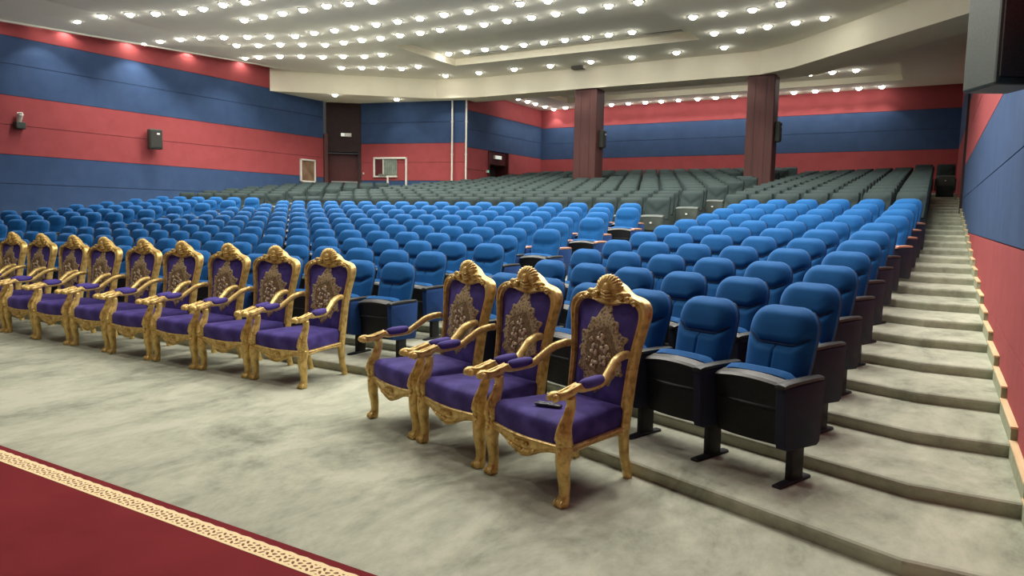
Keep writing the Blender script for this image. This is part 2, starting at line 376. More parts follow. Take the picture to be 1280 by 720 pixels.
# stepped skirting along the stairs
sk = MB(); cp = MB()
for k in range(24):
    y0 = 3.655+.8374*k; y1 = y0+.8374; z = zt(k)
    sk.box(XW-.035, XW, y0-.02, y1-.01, z-.09, z+.105, M_skirt)
    cp.box(XW-.04, XW, y0-.03, y1-.01, z+.105, z+.118, M_cap)
sk.box(XW-.035, XW, -6, 3.62, 0, .105, M_skirt); cp.box(XW-.04, XW, -6, 3.62, .105, .118, M_cap)
struct(sk.build('baseboard_right')); struct(cp.build('trim_3'))

# ------------------------------------------------------------------ downlights
def downlight(name, r):
    g = MB(); n = 16; ri = r*.8
    rings = [[(R*cos(2*PI*j/n), R*sin(2*PI*j/n), z) for j in range(n)] for R, z in ((r*1.22, .0), (r*1.2, -.012), (r*1.02, -.016), (ri, .0), (ri, .02))]
    g.loft(rings, M_ring, cap=False)
    o = g.build(name, smooth=True)
    l = MB(); k = 8; vs = [(0, 0, -.085)]; fs = []
    for q, (R, z) in enumerate(((.66, -.066), (1.0, -.004))):
        vs += [(ri*1.12*R*cos(2*PI*t/k), ri*1.12*R*sin(2*PI*t/k), z) for t in range(k)]
    fs = [(0, 1+(t+1) % k, 1+t) for t in range(k)]+[(1+t, 1+(t+1) % k, 1+k+(t+1) % k, 1+k+t) for t in range(k)]
    l.add(vs, fs, M_lens)
    l.build('lamp_lens', o)
    return o
LD = bpy.data.lights.new('downlight_beam', 'SPOT'); LD.energy = 92; LD.spot_size = math.radians(118); LD.spot_blend = .4; LD.shadow_soft_size = .07; LD.color = (1, .965, .89)
base_dl = downlight('downlight', .115)
lo = bpy.data.objects.new('lamp', LD); C.objects.link(lo); lo.parent = base_dl; lo.location = (0, 0, -.12)
first = [True]
LF = LD.copy(); LF.energy = 165; LF.spot_size = math.radians(160); LF.spot_blend = .25; LF.name = 'front_fill_beam'  # wide, strong beam for the added fill lamps
LR = LD.copy(); LR.energy = 36; LR.spot_size = math.radians(104); LR.name = 'rear_downlight_beam'
def put_light(x, y, z, label, group, dim=False):
    if first[0]: o = base_dl; o.location = (x, y, z); first[0] = False
    else: o = dup(base_dl, (x, y, z), 0)
    if dim:
        for c_ in o.children:
            if c_.type == 'LIGHT': c_.data = LR if dim is True else LF
    tag(o, label, 'ceiling light', group)
def tilt(x, y):
    """height of the ceiling at x, y"""
    if x < FX: return zmarg(y)+(ZC-zmarg(y))*(x-(XL-.1))/(FX-(XL-.1))
    return ZC
F = '''A:-19.9,9.55;-19.35,9.78;-18.75,10.1;-19.25,0
'''
ROWS = {
 'A': ('row of downlights nearest the stage', [(-19.99, 10.5), (-19.32, 10.77), (-18.65, 11.05), (-17.87, 11.29), (-17.19, 11.54), (-16.46, 11.77), (-15.72, 11.8), (-14.97, 11.8), (-14.31, 11.9)]),
 'B': ('short second row from the stage', [(-15.66, 12.97), (-14.95, 12.96), (-14.27, 12.98), (-13.57, 12.99), (-12.81, 13.0), (-12.19, 13.1), (-11.55, 13.2)]),
 'C': ('third row from the stage', [(-20.0, 13.0), (-19.5, 13.2), (-18.95, 13.46), (-18.39, 13.71), (-17.72, 13.96), (-17.05, 14.22), (-16.45, 14.48), (-15.74, 14.76), (-15.01, 14.76), (-14.3, 14.8), (-13.59, 14.82), (-12.86, 14.83), (-12.17, 14.86), (-11.48, 14.88), (-10.73, 14.87), (-10.03, 14.91), (-9.32, 14.92), (-8.61, 14.92), (-7.93, 15.0)]),
 'D': ('fourth row, in front of the coffer', [(-18.22, 14.8), (-17.62, 15.09), (-16.94, 15.3), (-16.34, 15.6), (-15.75, 15.92), (-15.05, 15.95), (-14.38, 15.97), (-13.74, 16.03), (-13.04, 16.01), (-12.36, 16.04), (-11.68, 16.03), (-11.01, 16.07), (-10.34, 16.08), (-9.64, 16.06), (-8.94, 16.06), (-8.25, 16.03), (-7.55, 16.02), (-6.86, 16.0), (-6.15, 16.04)]),
 'E': ('slanting row at the left of the coffer', [(-19.39, 16.06), (-18.9, 16.2), (-18.23, 16.44), (-17.6, 16.74), (-17.03, 17.11), (-16.38, 17.33), (-15.77, 17.62), (-15.11, 17.67)]),
 'G': ('slanting row by the left of the beam', [(-17.71, 18.66), (-17.07, 18.96), (-16.46, 19.25), (-15.9, 19.62), (-15.18, 19.6)]),
 'F': ('spaced row along the cream beam', [(-15.28, 21.3), (-13.92, 21.37), (-12.52, 21.38), (-11.17, 21.4), (-9.73, 21.4), (-8.34, 21.37), (-6.93, 21.32), (-5.52, 21.27)]),
 'H': ('slanting row right of the coffer', [(-5.35, 19.55), (-4.67, 19.58), (-3.99, 19.49), (-3.3, 19.39), (-2.62, 19.27)]),
 'I': ('upper slanting row right of the coffer', [(-5.4, 17.78), (-4.7, 17.81), (-4.0, 17.8), (-3.34, 17.61)]),
}
for key, (ds, pts) in ROWS.items():
    for i, (x, y) in enumerate(pts):
        put_light(x, y, tilt(x, y), f'glowing ceiling downlight, {ORD[i+1]} from left in the {ds}', ds)
for i in range(10):
    put_light((-13.15+i*.657)*1.0455-.0, 19.32, cz, f'round glowing downlight inside the ceiling coffer, {ORD[i+1]} from left', 'row of downlights inside the coffer')
k_ = (ZR-1.627)/(5.8-1.627)
R1 = [-9.41, -8.85, -8.25, -7.68, -7.06, -6.44, -5.82, -5.24, -4.62, -4.0, -3.4, -2.81, -2.2]
for i, x in enumerate([x*k_*1.03 for x in R1]):
    put_light(x, 22.71*k_*1.035, rz_, f'small glowing downlight under the low rear ceiling, {ORD[i+1]} from left, front row', 'front row of rear downlights', True)
R2 = [-12.64, -11.97, -11.35, -10.72, -10.05, -9.4, -8.8, -8.16, -7.48, -6.84, -6.2, -5.56, -4.92, -4.28, -3.63, -3.0, -2.35, -1.7]
for i, x in enumerate([x*k_ for x in R2]):
    put_light(x, 25.55*k_, ZR, f'small glowing downlight along the rear wall, {ORD[i+1]} from left', 'row of downlights along the rear wall', True)
for i, y in enumerate([22.92, 23.63, 24.23, 25.0, 25.73]):
    put_light(-13.24*k_, y*k_, ZR, f'small glowing downlight along the inner left wall, {ORD[i+1]} from the beam', 'downlights along the inner left wall', True)
for i, (x, y) in enumerate([(-18.93, 19.6), (-17.49, 21.3)]):
    put_light(x, y, ZB, 'small downlight under the beam ' + ('above the double door' if i == 0 else 'above the booth window'), 'downlights under the beam', True)
# unseen fill lamps added above the hall front to brighten it
for j, y in enumerate((9.8, 7.4, 5.0, 2.6)):
    for i in range(9):
        x = -12.9+i*1.56
        if (j == 0 and x < -8.5) or (j == 1 and x < -7) or (j == 2 and (x < -8.5 or x > -4.5)) or (j == 3 and i not in (2, 4)): continue
        put_light(x, y, ZC, f'added fill lamp above the hall front, {ORD[i+1]} from left, {ORD[j+1]} row', 'added fill lamps above the front of the hall', 'front')
n_ = n_
for nm, Y, x0 in (('third', 14.9, -7.2), ('second', 13.0, -10.85), ('first', 11.8, -13.6)):
    i = 0; x = x0
    while x < -.4:
        y = Y-.4*max(0, x+4.2)
        put_light(x, y, ZC, f'ceiling downlight over the seats toward the stairs, {ORD[i+1]} from left, {nm} row from stage', 'downlights over the seats toward the stairs'); i += 1; x += 1.36 if x0 < -8 else .9
for i, (x, y) in enumerate(((-3.6, 8.6), (-2.1, 8.5), (-.6, 8.6), (-2.9, 6.2), (-1.3, 6.2))):  # unseen lamps added to brighten the lower treads and the wall
    put_light(x, y, ZC, f'added fill lamp over the foot of the stairs, {ORD[i+1]} of five', 'added fill lamps over the foot of the stairs', 'front')
# wall washers in the red cove of the left wall
WD = bpy.data.lights.new('wall_washer_beam', 'SPOT'); WD.energy = 16; WD.spot_size = math.radians(140); WD.spot_blend = .2; WD.shadow_soft_size = .03; WD.color = (1, .93, .82)
for i, y in enumerate((9.1, 11.1, 12.85, 14.8, 16.8)):
    x = XL+.17
    o = downlight('wall_washer', .05); o.location = (x, y, zmarg(y)+.20)
    l = bpy.data.objects.new('lamp', WD); C.objects.link(l); l.parent = o; l.location = (0, 0, -.09); l.rotation_euler = (0, math.radians(6), 0)
    tag(o, f'small wall washer lamp in the red cove of the side wall, {ORD[i+1]} from the stage', 'ceiling light', 'wall washers along the side wall')
# slot vents in the coffer and one at the beam
for i, (x0, x1) in enumerate(((-13.3, -11.2), (-10.6, -8.4), (-7.9, -6.3))):
    v = MB(); v.box(x0, x1, 19.72, 19.92, cz-.012, cz-.002, M_vent)
    for q in range(3): v.box(x0, x1, 19.745+q*.06, 19.765+q*.06, cz-.02, cz-.012, M_ring)
    tag(v.build('air_vent'), f'long slot air vent at the rear edge of the ceiling coffer, {ORD[i+1]} from left', 'vent', 'slot vents in the coffer')
v = MB(); v.box(-10.62, -10.2, 21.8, 22.05, ZC-.10, ZC-.004, M_vent, .02); vo = v.build('projector'); tag(vo, 'small dark box fixed to the ceiling just in front of the cream beam', 'projector')
MB().box(-10.19, -10.15, 21.82, 22.0, ZC-.09, ZC-.01, M_white).build('lens_cover', vo)

# ------------------------------------------------------------------ fittings
def wspeaker(name, x, y, z, w, d, h, yaw, label, lit=False):
    t = empty(name, (x, y, z), yaw)
    b = MB(); b.box(-w/2, w/2, -d, 0, -h/2, h/2, M_speaker, .02); b.build('cabinet', t)
    g = MB(); g.box(-w/2+.03, w/2-.03, -d-.012, -d+.002, -h/2+.04, h/2-.04, M_speakg, .01); g.build('grille', t)
    k = MB(); k.box(-.03, .03, -.01, .12, -.04, .04, M_black); k.build('bracket', t)
    bd = MB(); bd.box(.02, .1, -d-.018, -d-.01, h/2-.16, h/2-.11, M_white); bd.build('badge', t)
    return tag(t, label, 'speaker')
wspeaker('wall_speaker', XL+.12, 13.5, 3.68, .36, .30, .58, PI/2-.35, 'dark box speaker on the red band of the side wall, farther from the stage')
t = empty('wall_spotlight', (XL, 9.84, 3.72))
MB().box(0, .16, -.12, .12, -.12, .06, M_speaker, .02).build('housing', t)
MB().tube([(.04, 0, .05, .05), (.10, 0, .20, .07), (.14, 0, .26, .075)], M_ring, 12).build('lamp_head', t)
MB().ball((.15, 0, .27), (.06, .06, .03), M_white).build('lamp_lens', t)
tag(t, 'small spotlight with pale head on the red side wall nearer the stage', 'spotlight')
for x, l in ((-9.92, 'dark slim speaker on the side of the far pillar standing among grey seats'), (-4.31, 'dark slim speaker on the side of the near pillar behind blue seats')):
    s = wspeaker('pillar_speaker', x+.06, 22.66, 4.2, .30, .14, .58, PI/2, l)
# big cabinet high on the right wall
t = empty('wall_loudspeaker', (XW-.17, 6.45, 2.60), .5)
b = MB(); b.box(-.17, .17, -.2, .2, 0, 1.7, M_speaker, .02); b.build('cabinet', t)
MB().box(-.15, .15, -.215, -.198, .05, 1.65, M_speakg, .008).build('grille', t)
MB().box(-.03, .12, .1, .3, .7, .9, M_black).build('bracket', t)
tag(t, 'tall dark loudspeaker cabinet mounted high on the near wall beside the stairs', 'speaker')
# display case on the left wall
t = empty('display_case', (XL, 19.76, 3.14))
f = MB()
for y0, y1, z0, z1 in ((-.38, -.32, -.43, .43), (.32, .38, -.43, .43), (-.38, .38, -.43, -.37), (-.38, .38, .37, .43)): f.box(0, .07, y0, y1, z0, z1, M_white, .01)
f.build('frame', t); MB().box(0, .03, -.33, .33, -.38, .38, M_glass).build('glass_front', t)
tag(t, 'white framed brown glazed case on the side wall beside the double door', 'display case')
# booth window and its white frame
t = empty('booth_window', tuple(WA+wd*.55)+(2.6,), math.atan2(wd.y, wd.x))
def wb(nm, x0, x1, z0, z1, m, y0=-.05, y1=0, par=t):
    q = MB(); q.box(x0, x1, y0, y1, z0, z1, m); return q.build(nm, par)
f = MB()
for x0, x1, z0, z1 in ((0, 1.42, 1.08, 1.15), (0, .06, .4, 1.15), (0, 1.0, .38, .44), (1.36, 1.42, -.1, 1.15), (.58, .64, -.25, .4)): f.box(x0, x1, -.07, 0, z0, z1, M_white, .008)
f.build('frame', t)
c = MB(); n = 14
for i in range(n):
    x0 = .42+i*.58/n; o = .012*(i % 2)
    c.quad((x0, -.03-o, .44), (x0+.58/n, -.03-.012+o, .44), (x0+.58/n, -.03-.012+o, 1.08), (x0, -.03-o, 1.08), M_curtain)
c.build('curtain', t)
wb('dark_pane', .06, .42, .44, 1.08, M_door, -.02, -.005); wb('mullion', .40, .43, .44, 1.08, M_white, -.06, -.01); wb('sill_shelf', .25, .55, .44, .50, M_curtain, -.12, -.02)
tag(t, 'white framed booth window with grey curtain in the red wall', 'window')
o = MB().ball((0, 0, 0), (.045, .02, .045), M_white).build('light_switch'); p = WA+wd*.1+wn*.015; o.location = (p.x, p.y, 3.13); tag(o, 'small round white switch on the red wall left of the booth window', 'switch')
# two white pipes up the wall corner
for i, (x, y) in enumerate(((-15.72, 22.36), (-15.2, 22.52))):
    q = MB(); q.tube([(0, 0, 1.9, .035), (0, 0, ZB, .035)], M_white, 10)
    for z in (2.6, 3.8, 5.0): q.tube([(0, 0, z, .045), (0, 0, z+.05, .045)], M_white, 10)
    o = q.build('vertical_pipe', smooth=True, ang=40); o.location = (x, y, 0)
    tag(o, ('thin white pipe rising in front of the blue wall, nearer the booth window', 'thin white pipe at the wall corner, nearer the inner doorway')[i], 'pipe')

# ------------------------------------------------------------------ rug
rug = empty('rug', (-9.5, 0, 0))
r = MB(); r.box(-11, 9.9, -6, 2.2, 0, .012, M_rug); r.box(-11, 9.9, 2.2, 2.362, 0, .0115, M_rug); r.build('pile', rug)
bd = MB(); n = 420
vs = []; fs = []
for i in range(n+1):
    x = -11+20.9*i/n
    vs += [(x, -.057, 0), (x, .040, 0), (x, .050+.006*abs(sin(i*PI/2*1.0)), 0)]
for i in range(n):
    for j in range(2): fs.append((i*3+j, (i+1)*3+j, (i+1)*3+j+1, i*3+j+1))
bd.add(vs, fs, M_band); bo = bd.build('border_band', rug); bo.location = (0, 2.262, .0128)
bo['label'] = 'cream scrollwork border'
tag(rug, 'crimson rug with a cream scroll border along its edge on the grey floor', 'rug')

# ------------------------------------------------------------------ blue theatre seat (front toward -y, head of the backrest at y = 0)
def grid(rows, cols, fn):
    vs = [fn(i/(cols-1), j/(rows-1)) for j in range(rows) for i in range(cols)]
    fs = [(j*cols+i, j*cols+i+1, (j+1)*cols+i+1, (j+1)*cols+i) for j in range(rows-1) for i in range(cols-1)]
    return vs, fs
def sm(a, b, x): t = max(0, min(1, (x-a)/(b-a))); return t*t*(3-2*t)
ZT = .992
def half_w(z):
    if z > .83:   # rounded head
        t = (z-.83)/(ZT-.83); return .085+.142*math.sqrt(max(0, 1-t**2.4))
    return .213+.014*sm(.5, .80, z)
def ytilt(z): return -.02-(ZT-z)*.24
def seamdist(x, z):
    ax = abs(x)
    zs = .766 if ax < .12 else (.766+(ax-.12)*.55 if ax < .2 else .810+(ax-.2)*.15)
    return z-zs
def seat_face(u, v):
    z = .42+(ZT-.42)*(1-(1-v)**1.35 if v > .0 else 0); x = (u*2-1)*half_w(z)
    U = abs(u*2-1)
    edge_ = (1-U**5)*(1-max(0, (z-.93)/(ZT-.93))**3*.9) if z > .93 else (1-U**5)
    d = seamdist(x, z)
    bul = .055*edge_
    if d > 0: bul += .026*edge_*sm(0, .05, d)*(1-.35*sm(.1, .24, d))
    else: bul += .022*edge_*sm(0, .05, -d)
    bul -= .018*math.exp(-(d/.010)**2)*edge_
    if d < 0: bul -= .012*math.exp(-(x/.006)**2)*edge_*sm(0, .03, -d)
    return (x, ytilt(z)-bul, z)
def backrest(res=1):
    m = MB(); vs, fs = grid(int(66*res), int(65*res)//2*2+1, seat_face); m.add(vs, fs, M_blue)
    # rim back to the shell
    cols = int(65*res)//2*2+1; rows = int(66*res)
    loop = [j*cols for j in range(rows)]+[(rows-1)*cols+i for i in range(1, cols)]+[j*cols+cols-1 for j in range(rows-2, -1, -1)]
    q = [vs[i] for i in loop]
    m.loft([q, [(x*1.0, y+.03, z) for x, y, z in q]], M_blue, cap=False, closed=False)
    return m
def piping():
    m = MB()
    def P(x, z): p = seat_face((x/half_w(z)+1)/2, 0); return x
    def surf(x, z):
        U = abs(x)/half_w(z); e = 1-U**5
        if z > .93: e *= 1-((z-.93)/(ZT-.93))**3*.9
        return ytilt(z)-.055*e-.006*e
    pts = []
    for i in range(29):
        x = (i/14-1)*.205; ax = abs(x)
        z = .766 if ax < .12 else (.766+(ax-.12)*.55 if ax < .2 else .810+(ax-.2)*.15)
        pts.append((x, surf(x, z)+.002, z, .0042))
    m.tube(pts, M_pipe, 6, side=(0, 1, 0))
    m.tube([(0, surf(0, z)+.002, z, .0036) for z in (.766, .72, .67, .62, .57, .52)], M_pipe, 6)
    return m
def back_shell():
    m = MB(); rings = []
    zs = [.30, .45, .6, .75, .85, .89, .92, .94, .955, .964]
    for dy, s in ((.006, .985), (.026, 1.0), (.05, .985), (.062, .86)):
        L = [(-half_w(max(z, .42))*s, ytilt(z)+dy, z) for z in zs]; Rr = [(-x, y, z) for x, y, z in L[::-1]]
        rings.append(L+Rr)
    m.loft(rings, M_black, cap=False)
    m.add(rings[-1], [tuple(range(len(rings[-1])))], M_black)
    return m
def seat_cushion():   # tipped up: blue top edge seen behind the grey lip
    def fn(u, v):
        x = (u*2-1)*.232; U = abs(u*2-1); z0 = .30; zt_ = .655+.018*(1-U**2)
        a = v*PI
        z = z0+(zt_-z0)*sin(a*.5) if v < .0 else z0+(zt_-z0)*min(1, v*1.25)
        y = -.235-.07-.055*v - .03*math.sqrt(max(0, 1-(max(0, v*1.25-.6)/.65)**2))
        return (x, y, z)
    m = MB()
    prof = [(-.20, .30), (-.225, .54), (-.235, .592), (-.262, .624), (-.30, .628), (-.335, .604)]
    rings = []
    for i in range(13):
        U = (i/6-1); x = U*.232; dz = .014*(1-U*U)-.03*max(0, abs(U)-.8)/.2
        rings.append([(x, y-.02*(1-U*U), z+dz) for y, z in prof])
    m.loft(rings, M_blue, cap=True, closed=True)
    return m
def seat_shell():
    m = MB(); rings = []
    prof = [(-.325, .604), (-.345, .598), (-.40, .588), (-.418, .574), (-.405, .55), (-.39, .435), (-.398, .427), (-.398, .417), (-.385, .405), (-.36, .20), (-.30, .18), (-.28, .35)]
    for i in range(11):
        U = i/5-1; x = U*.236; b = 1-U*U
        rings.append([(x, y-.022*b, z+((.026*b-.012) if z > .54 else 0)) for y, z in prof])
    n = len(prof); vs = [p for r in rings for p in r]
    for j in range(n):
        k = (j+1) % n
        mt = M_lip if j in (0, 1, 2) else M_black
        m.add(vs, [(i*n+j, (i+1)*n+j, (i+1)*n+k, i*n+k) for i in range(10)], mt)
    m.add(rings[0], [tuple(range(n))], M_black); m.add(rings[-1], [tuple(range(n))[::-1]], M_black)
    return m
AX = .285
def arm_pad(mt):
    m = MB(); rings = []
    for y, w, z, h in ((-.545, .020, .588, .008), (-.54, .031, .593, .014), (-.50, .035, .600, .018), (-.35, .035, .602, .018), (-.2, .034, .600, .017), (-.1, .031, .596, .015), (-.085, .02, .594, .008)):
        rings.append([(w*cos(2*PI*j/12)*(1.15 if abs(cos(2*PI*j/12)) < .9 else 1), y, z+h*sin(2*PI*j/12)) for j in range(12)])
    return m.loft(rings, mt)
def side_panel(mt):
    m = MB(); poly = [(-.525, .585), (-.53, .54), (-.515, .26), (-.50, .225), (-.47, .215), (-.14, .19), (-.115, .205), (-.105, .26), (-.08, .585)]
    n = len(poly)
    rings = [[(x, y+(0 if abs(x) < .02 else .0)*1, z) for y, z in poly] for x in (-.026, .026)]
    inner = [[(x, -.31+(y+.31)*.96, .4+(z-.4)*.96) for y, z in poly] for x in (-.032, .032)]
    return m.loft([inner[0], rings[0], rings[1], inner[1]], mt)
def pedestal():
    m = MB()
    m.box(-.022, .022, -.40, -.27, .01, .26, M_black, .006)
    m.add([], [], M_black)
    # foot bar with turned up ends
    rings = []
    for y, h, w in ((-.525, .010, .024), (-.52, .016, .028), (-.36, .022, .030), (-.19, .018, .028), (-.185, .01, .024)):
        rings.append([(-w, y, 0), (w, y, 0), (w, y, h*.7), (w*.7, y, h), (-w*.7, y, h), (-w, y, h*.7)])
    return m.loft(rings, M_black)
def bolt():
    m = MB(); return m.tube([(-.045, -.36, .262, .011), (-.045, -.412, .262, .011), (-.045, -.416, .262, .007)], M_bolt, 10)
mesh_cache = {}
def part(key, fn, name, parent, smooth=True, ang=40):
    if key not in mesh_cache:
        o = fn().build(name, parent, smooth, ang); mesh_cache[key] = o; return o
    o = mesh_cache[key].copy(); o.name = name; C.objects.link(o); o.parent = parent; return o
def make_seat(level, wood, panel, both):
    """level 0 near, 1 mid distance, 2 far"""
    t = empty('theatre_seat')
    part(('br', level), lambda: backrest((1, .5, .28)[level]), 'backrest', t, ang=None)
    br_ = t.children[0]
    if level < 2: part('pi', piping, 'seam_piping', br_)
    part('sh', back_shell, 'back_shell', t)
    part('cu', seat_cushion, 'seat_cushion', t)
    part('ss', seat_shell, 'seat_shell', t)
    for sx in ((1, -1) if both else (1,)):
        s = part(('sp', panel.name), lambda: side_panel(panel), 'side_panel', t); s.location = (sx*AX, 0, 0)
        a = part(('ap', wood), lambda: arm_pad(M_armwood if wood else M_arm), 'armrest', t); a.location = (sx*AX, 0, 0)
        if level < 2:
            p = part('pd', pedestal, 'pedestal_leg', t); p.location = (sx*AX, 0, 0)
            if level == 0:
                b_ = part('bo', bolt, 'bolt', p)
    return t
protos = {}
def put_seat(level, wood, panel, both, loc, rz, label, group):
    k = (level, wood, panel.name, both)
    if k not in protos:
        o = make_seat(level, wood, panel, both); o.location = loc; o.rotation_euler = (0, 0, rz); protos[k] = o
    else: o = dup(protos[k], loc, rz)
    tag(o, label, 'theatre seat', group)
SP = .57
def side_pos(k, j):
    ex, ey = -.769+.0312*k+(.07 if k > 6 else 0), 4.826+.8374*k
    return ex-u_[0]*SP*j, ey-u_[1]*SP*j
def cen_end(k): return (-5.09 if k == 0 else (-5.24 if k == 1 else (-4.92 if k % 2 == 0 else -5.18)))
def cen_y(k): return 6.258+.8026*k
jit = lambda s: random.uniform(-s, s)
GB = 'blue seats of the {} block'
for k in range(11):
    lv = 0 if k < 2 else (1 if k < 6 else 2)
    for j in range(6):
        x, y = side_pos(k, j)
        lab = f'blue theatre seat, {ORD[j+1]} from the stairs along the wall, {ORD[k+1]} row of that block' if j else f'blue theatre seat at the stair end of the {ORD[k+1]} row of its block'
        put_seat(lv, k >= 7, M_shade_panel, j == 5, (x, y, zt(k)), AR+jit(.01), lab, 'blue seats beside the wall stairs')
for k in range(10):
    lv = 0 if k < 1 else (1 if k < 4 else 2); n = 18
    for j in range(n):
        x = cen_end(k)-SP*j; y = cen_y(k)
        if x < -15.15: continue
        lab = f'blue theatre seat, {ORD[j+1]} from the right end of the {ORD[k+1]} row, middle block'
        put_seat(lv, k >= 5, M_bpanel, cen_end(k)-SP*(j+1) < -15.15, (x, y, zt(k)), jit(.01), lab, 'blue seats of the middle block')
for k in range(11):
    for j in range(6):
        x, y = side_pos(k, j); x = -20-x
        if k == 0 and j < 1: continue
        lab = f'blue theatre seat, {ORD[6-j]} from the middle aisle in the {ORD[k+1]} row, far left block'
        put_seat(2, False, M_bpanel, j == 0, (x, y, zt(k)), -AR+jit(.01), lab, 'blue seats of the far left block')

# ------------------------------------------------------------------ grey covered seats at the rear
GZ = 1.03
def gface(u, v):
    z = .60+(GZ-.60)*v; U = u*2-1; w = .245-.018*max(0, (z-.93)/.1)**2; x = U*w
    e = (1-abs(U)**6)*(1-max(0, (v-.8)/.2)**3)
    y = ytilt(z)-.05*e
    dv = (z-.72)-abs(x)*.75      # the slack V of the loose cover
    y += .014*math.exp(-(dv/.03)**2)*e-.01*sm(0, .1, dv)*e
    return (x, y, z)
def gback():
    m = MB(); vs, fs = grid(16, 15, gface); m.add(vs, fs, M_grey)
    loop = [j*15 for j in range(16)]+[15*15+i for i in range(1, 15)]+[j*15+14 for j in range(14, -1, -1)]
    q = [vs[i] for i in loop]; m.loft([q, [(x, y+.09, z) for x, y, z in q]], M_grey, cap=False, closed=False)
    p = [(x, y+.09, z) for x, y, z in q]; m.add(p, [tuple(range(len(p)))], M_grey); return m
def gseat():
    m = MB(); rings = []
    prof = [(-.2, .60), (-.24, .66), (-.30, .67), (-.40, .655), (-.425, .63), (-.41, .48), (-.38, .36), (-.25, .36)]
    for i in range(7):
        U = i/3-1; b = 1-U*U; rings.append([(U*.235, y-.015*b, z+.01*b) for y, z in prof])
    m.loft(rings, M_grey2); return m
def gbase():
    m = MB(); m.box(-.23, .23, -.38, -.14, .0, .37, M_grey, .03)
    m.box(.235, .281, -.50, -.10, .22, .58, M_grey, .02); m.box(-.281, -.235, -.50, -.10, .22, .58, M_grey, .02); return m
gp = empty('covered_seat'); gback().build('covered_backrest', gp, True, 50); gs = gseat().build('tipped_seat', gp, True, 40); gbase().build('covered_base', gp, True, 40)
MB().box(-.02, .02, -.445, -.42, .50, .53, M_white).build('paper_tag', gs)
g_first = [True]; gcount = [0]
rest = []
def put_grey(x, y, k, rz, label, group):
    loc = (x, y, zt(k))
    if g_first[0]: gp.location = loc; gp.rotation_euler = (0, 0, rz); o = gp; g_first[0] = False
    else: o = dup(gp, loc, rz)
    tag(o, label, 'covered seat', group); gcount[0] += 1
def pillar_hit(x, y):
    return any(abs(x-px) < .95 and 21.7 < y < 23.85 for px in (-10.26, -4.65))
GR = 'grey covered seats of the {} block'
for k in range(11, 24):          # beside the stairs
    for j in range(7):
        ex, ey = -.36, 4.826+.8374*k
        x, y = ex-u_[0]*SP*j, ey-u_[1]*SP*j
        if pillar_hit(x, y) or y > 27.9 or x < -3.75: continue
        put_grey(x, y, k, AR, f'grey covered seat, {ORD[j+1]} from the stairs in the {ORD[k-10]} grey row beside the wall', 'grey covered seats beside the wall stairs')
for x, l in ((.19, 'grey covered seat against the wall at the head of the stairs'), (-.40, 'grey covered seat second from the wall at the head of the stairs')):
    put_grey(x, 4.826+.8374*25, 25, 0, l, 'grey covered seats at the head of the stairs')
for k in range(10, 17):
    e = -4.9+.12*min(k-10, 3)
    for j in range(19):
        x = e-SP*j-(.28 if k % 2 else 0); y = cen_y(k)
        if x < -15.3: continue
        put_grey(x, y+jit(.02), k, 0, f'grey covered seat, {ORD[j+1]} from the right end, {ORD[k-9]} grey row of the middle block', 'grey covered seats of the middle block')
for k in range(11, 18):
    for j in range(6):
        x, y = side_pos(k, j); x = -20-x
        if y > 20.1 and x < -18.2: continue
        put_grey(x, y, k, -AR, f'grey covered seat, {ORD[6-j]} from the aisle, {ORD[k-10]} grey row of the far left block', 'grey covered seats of the far left block')
# the farthest rows together
far = MB()
src = []
for o in gp.children_recursive: 
    if o.type == 'MESH' and o.name.split('.')[0] != 'paper_tag': src.append(o.data)
for k in range(17, 27):
    for j in range(19):
        x = -4.9+.12*min(k-10, 3)-SP*j-(.28 if k % 2 else 0); y = cen_y(k)
        if x < (-15.3 if y < 21.4 else -14.75) or pillar_hit(x, y) or y > 27.9: continue
        ja = jit(.04); ca, sa = cos(ja), sin(ja); y += jit(.025)
        for me in src:
            vs = [(v.co.x*ca-v.co.y*sa+x, v.co.x*sa+v.co.y*ca+y, v.co.z+zt(k)) for v in me.vertices]
            far.add(vs, [tuple(p.vertices) for p in me.polygons], me.materials[0])
fo = far.build('distant_covered_seats', smooth=True, ang=45)
tag(fo, 'farthest rows of grey covered seats up to the rear wall', 'seats', kind='stuff')

# ------------------------------------------------------------------ gilt armchair (front toward -y, origin on the floor between the legs)
def yb(z): return .25+(z-.36)*.135
def lerp_path(pts, n):
    """Catmull-Rom through pts"""
    out = []; m = len(pts)
    for i in range(m-1):
        p0, p1, p2, p3 = pts[max(i-1, 0)], pts[i], pts[i+1], pts[min(i+2, m-1)]
        for s in range(n):
            t = s/n
            out.append(tuple(.5*((2*b)+(c-a)*t+(2*a-5*b+4*c-d)*t*t+(-a+3*b-3*c+d)*t**3) for a, b, c, d in zip(p0, p1, p2, p3)))
    out.append(tuple(pts[-1])); return out
IN_R = [(.216, .34), (.222, .55), (.234, .75), (.262, .92), (.272, 1.0), (.256, 1.054), (.205, 1.084), (.13, 1.084), (.065, 1.066), (.0, 1.060)]
OUT_R = [(.262, .28), (.266, .55), (.275, .75), (.306, .92), (.328, 1.02), (.316, 1.084), (.262, 1.122), (.165, 1.146), (.102, 1.188), (.0, 1.232)]
IN_R = lerp_path(IN_R, 5); OUT_R = lerp_path(OUT_R, 5)
def full(c): return [(x, z) for x, z in c]+[(-x, z) for x, z in c[::-1][1:]]
INF, OUTF = full(IN_R), full(OUT_R)
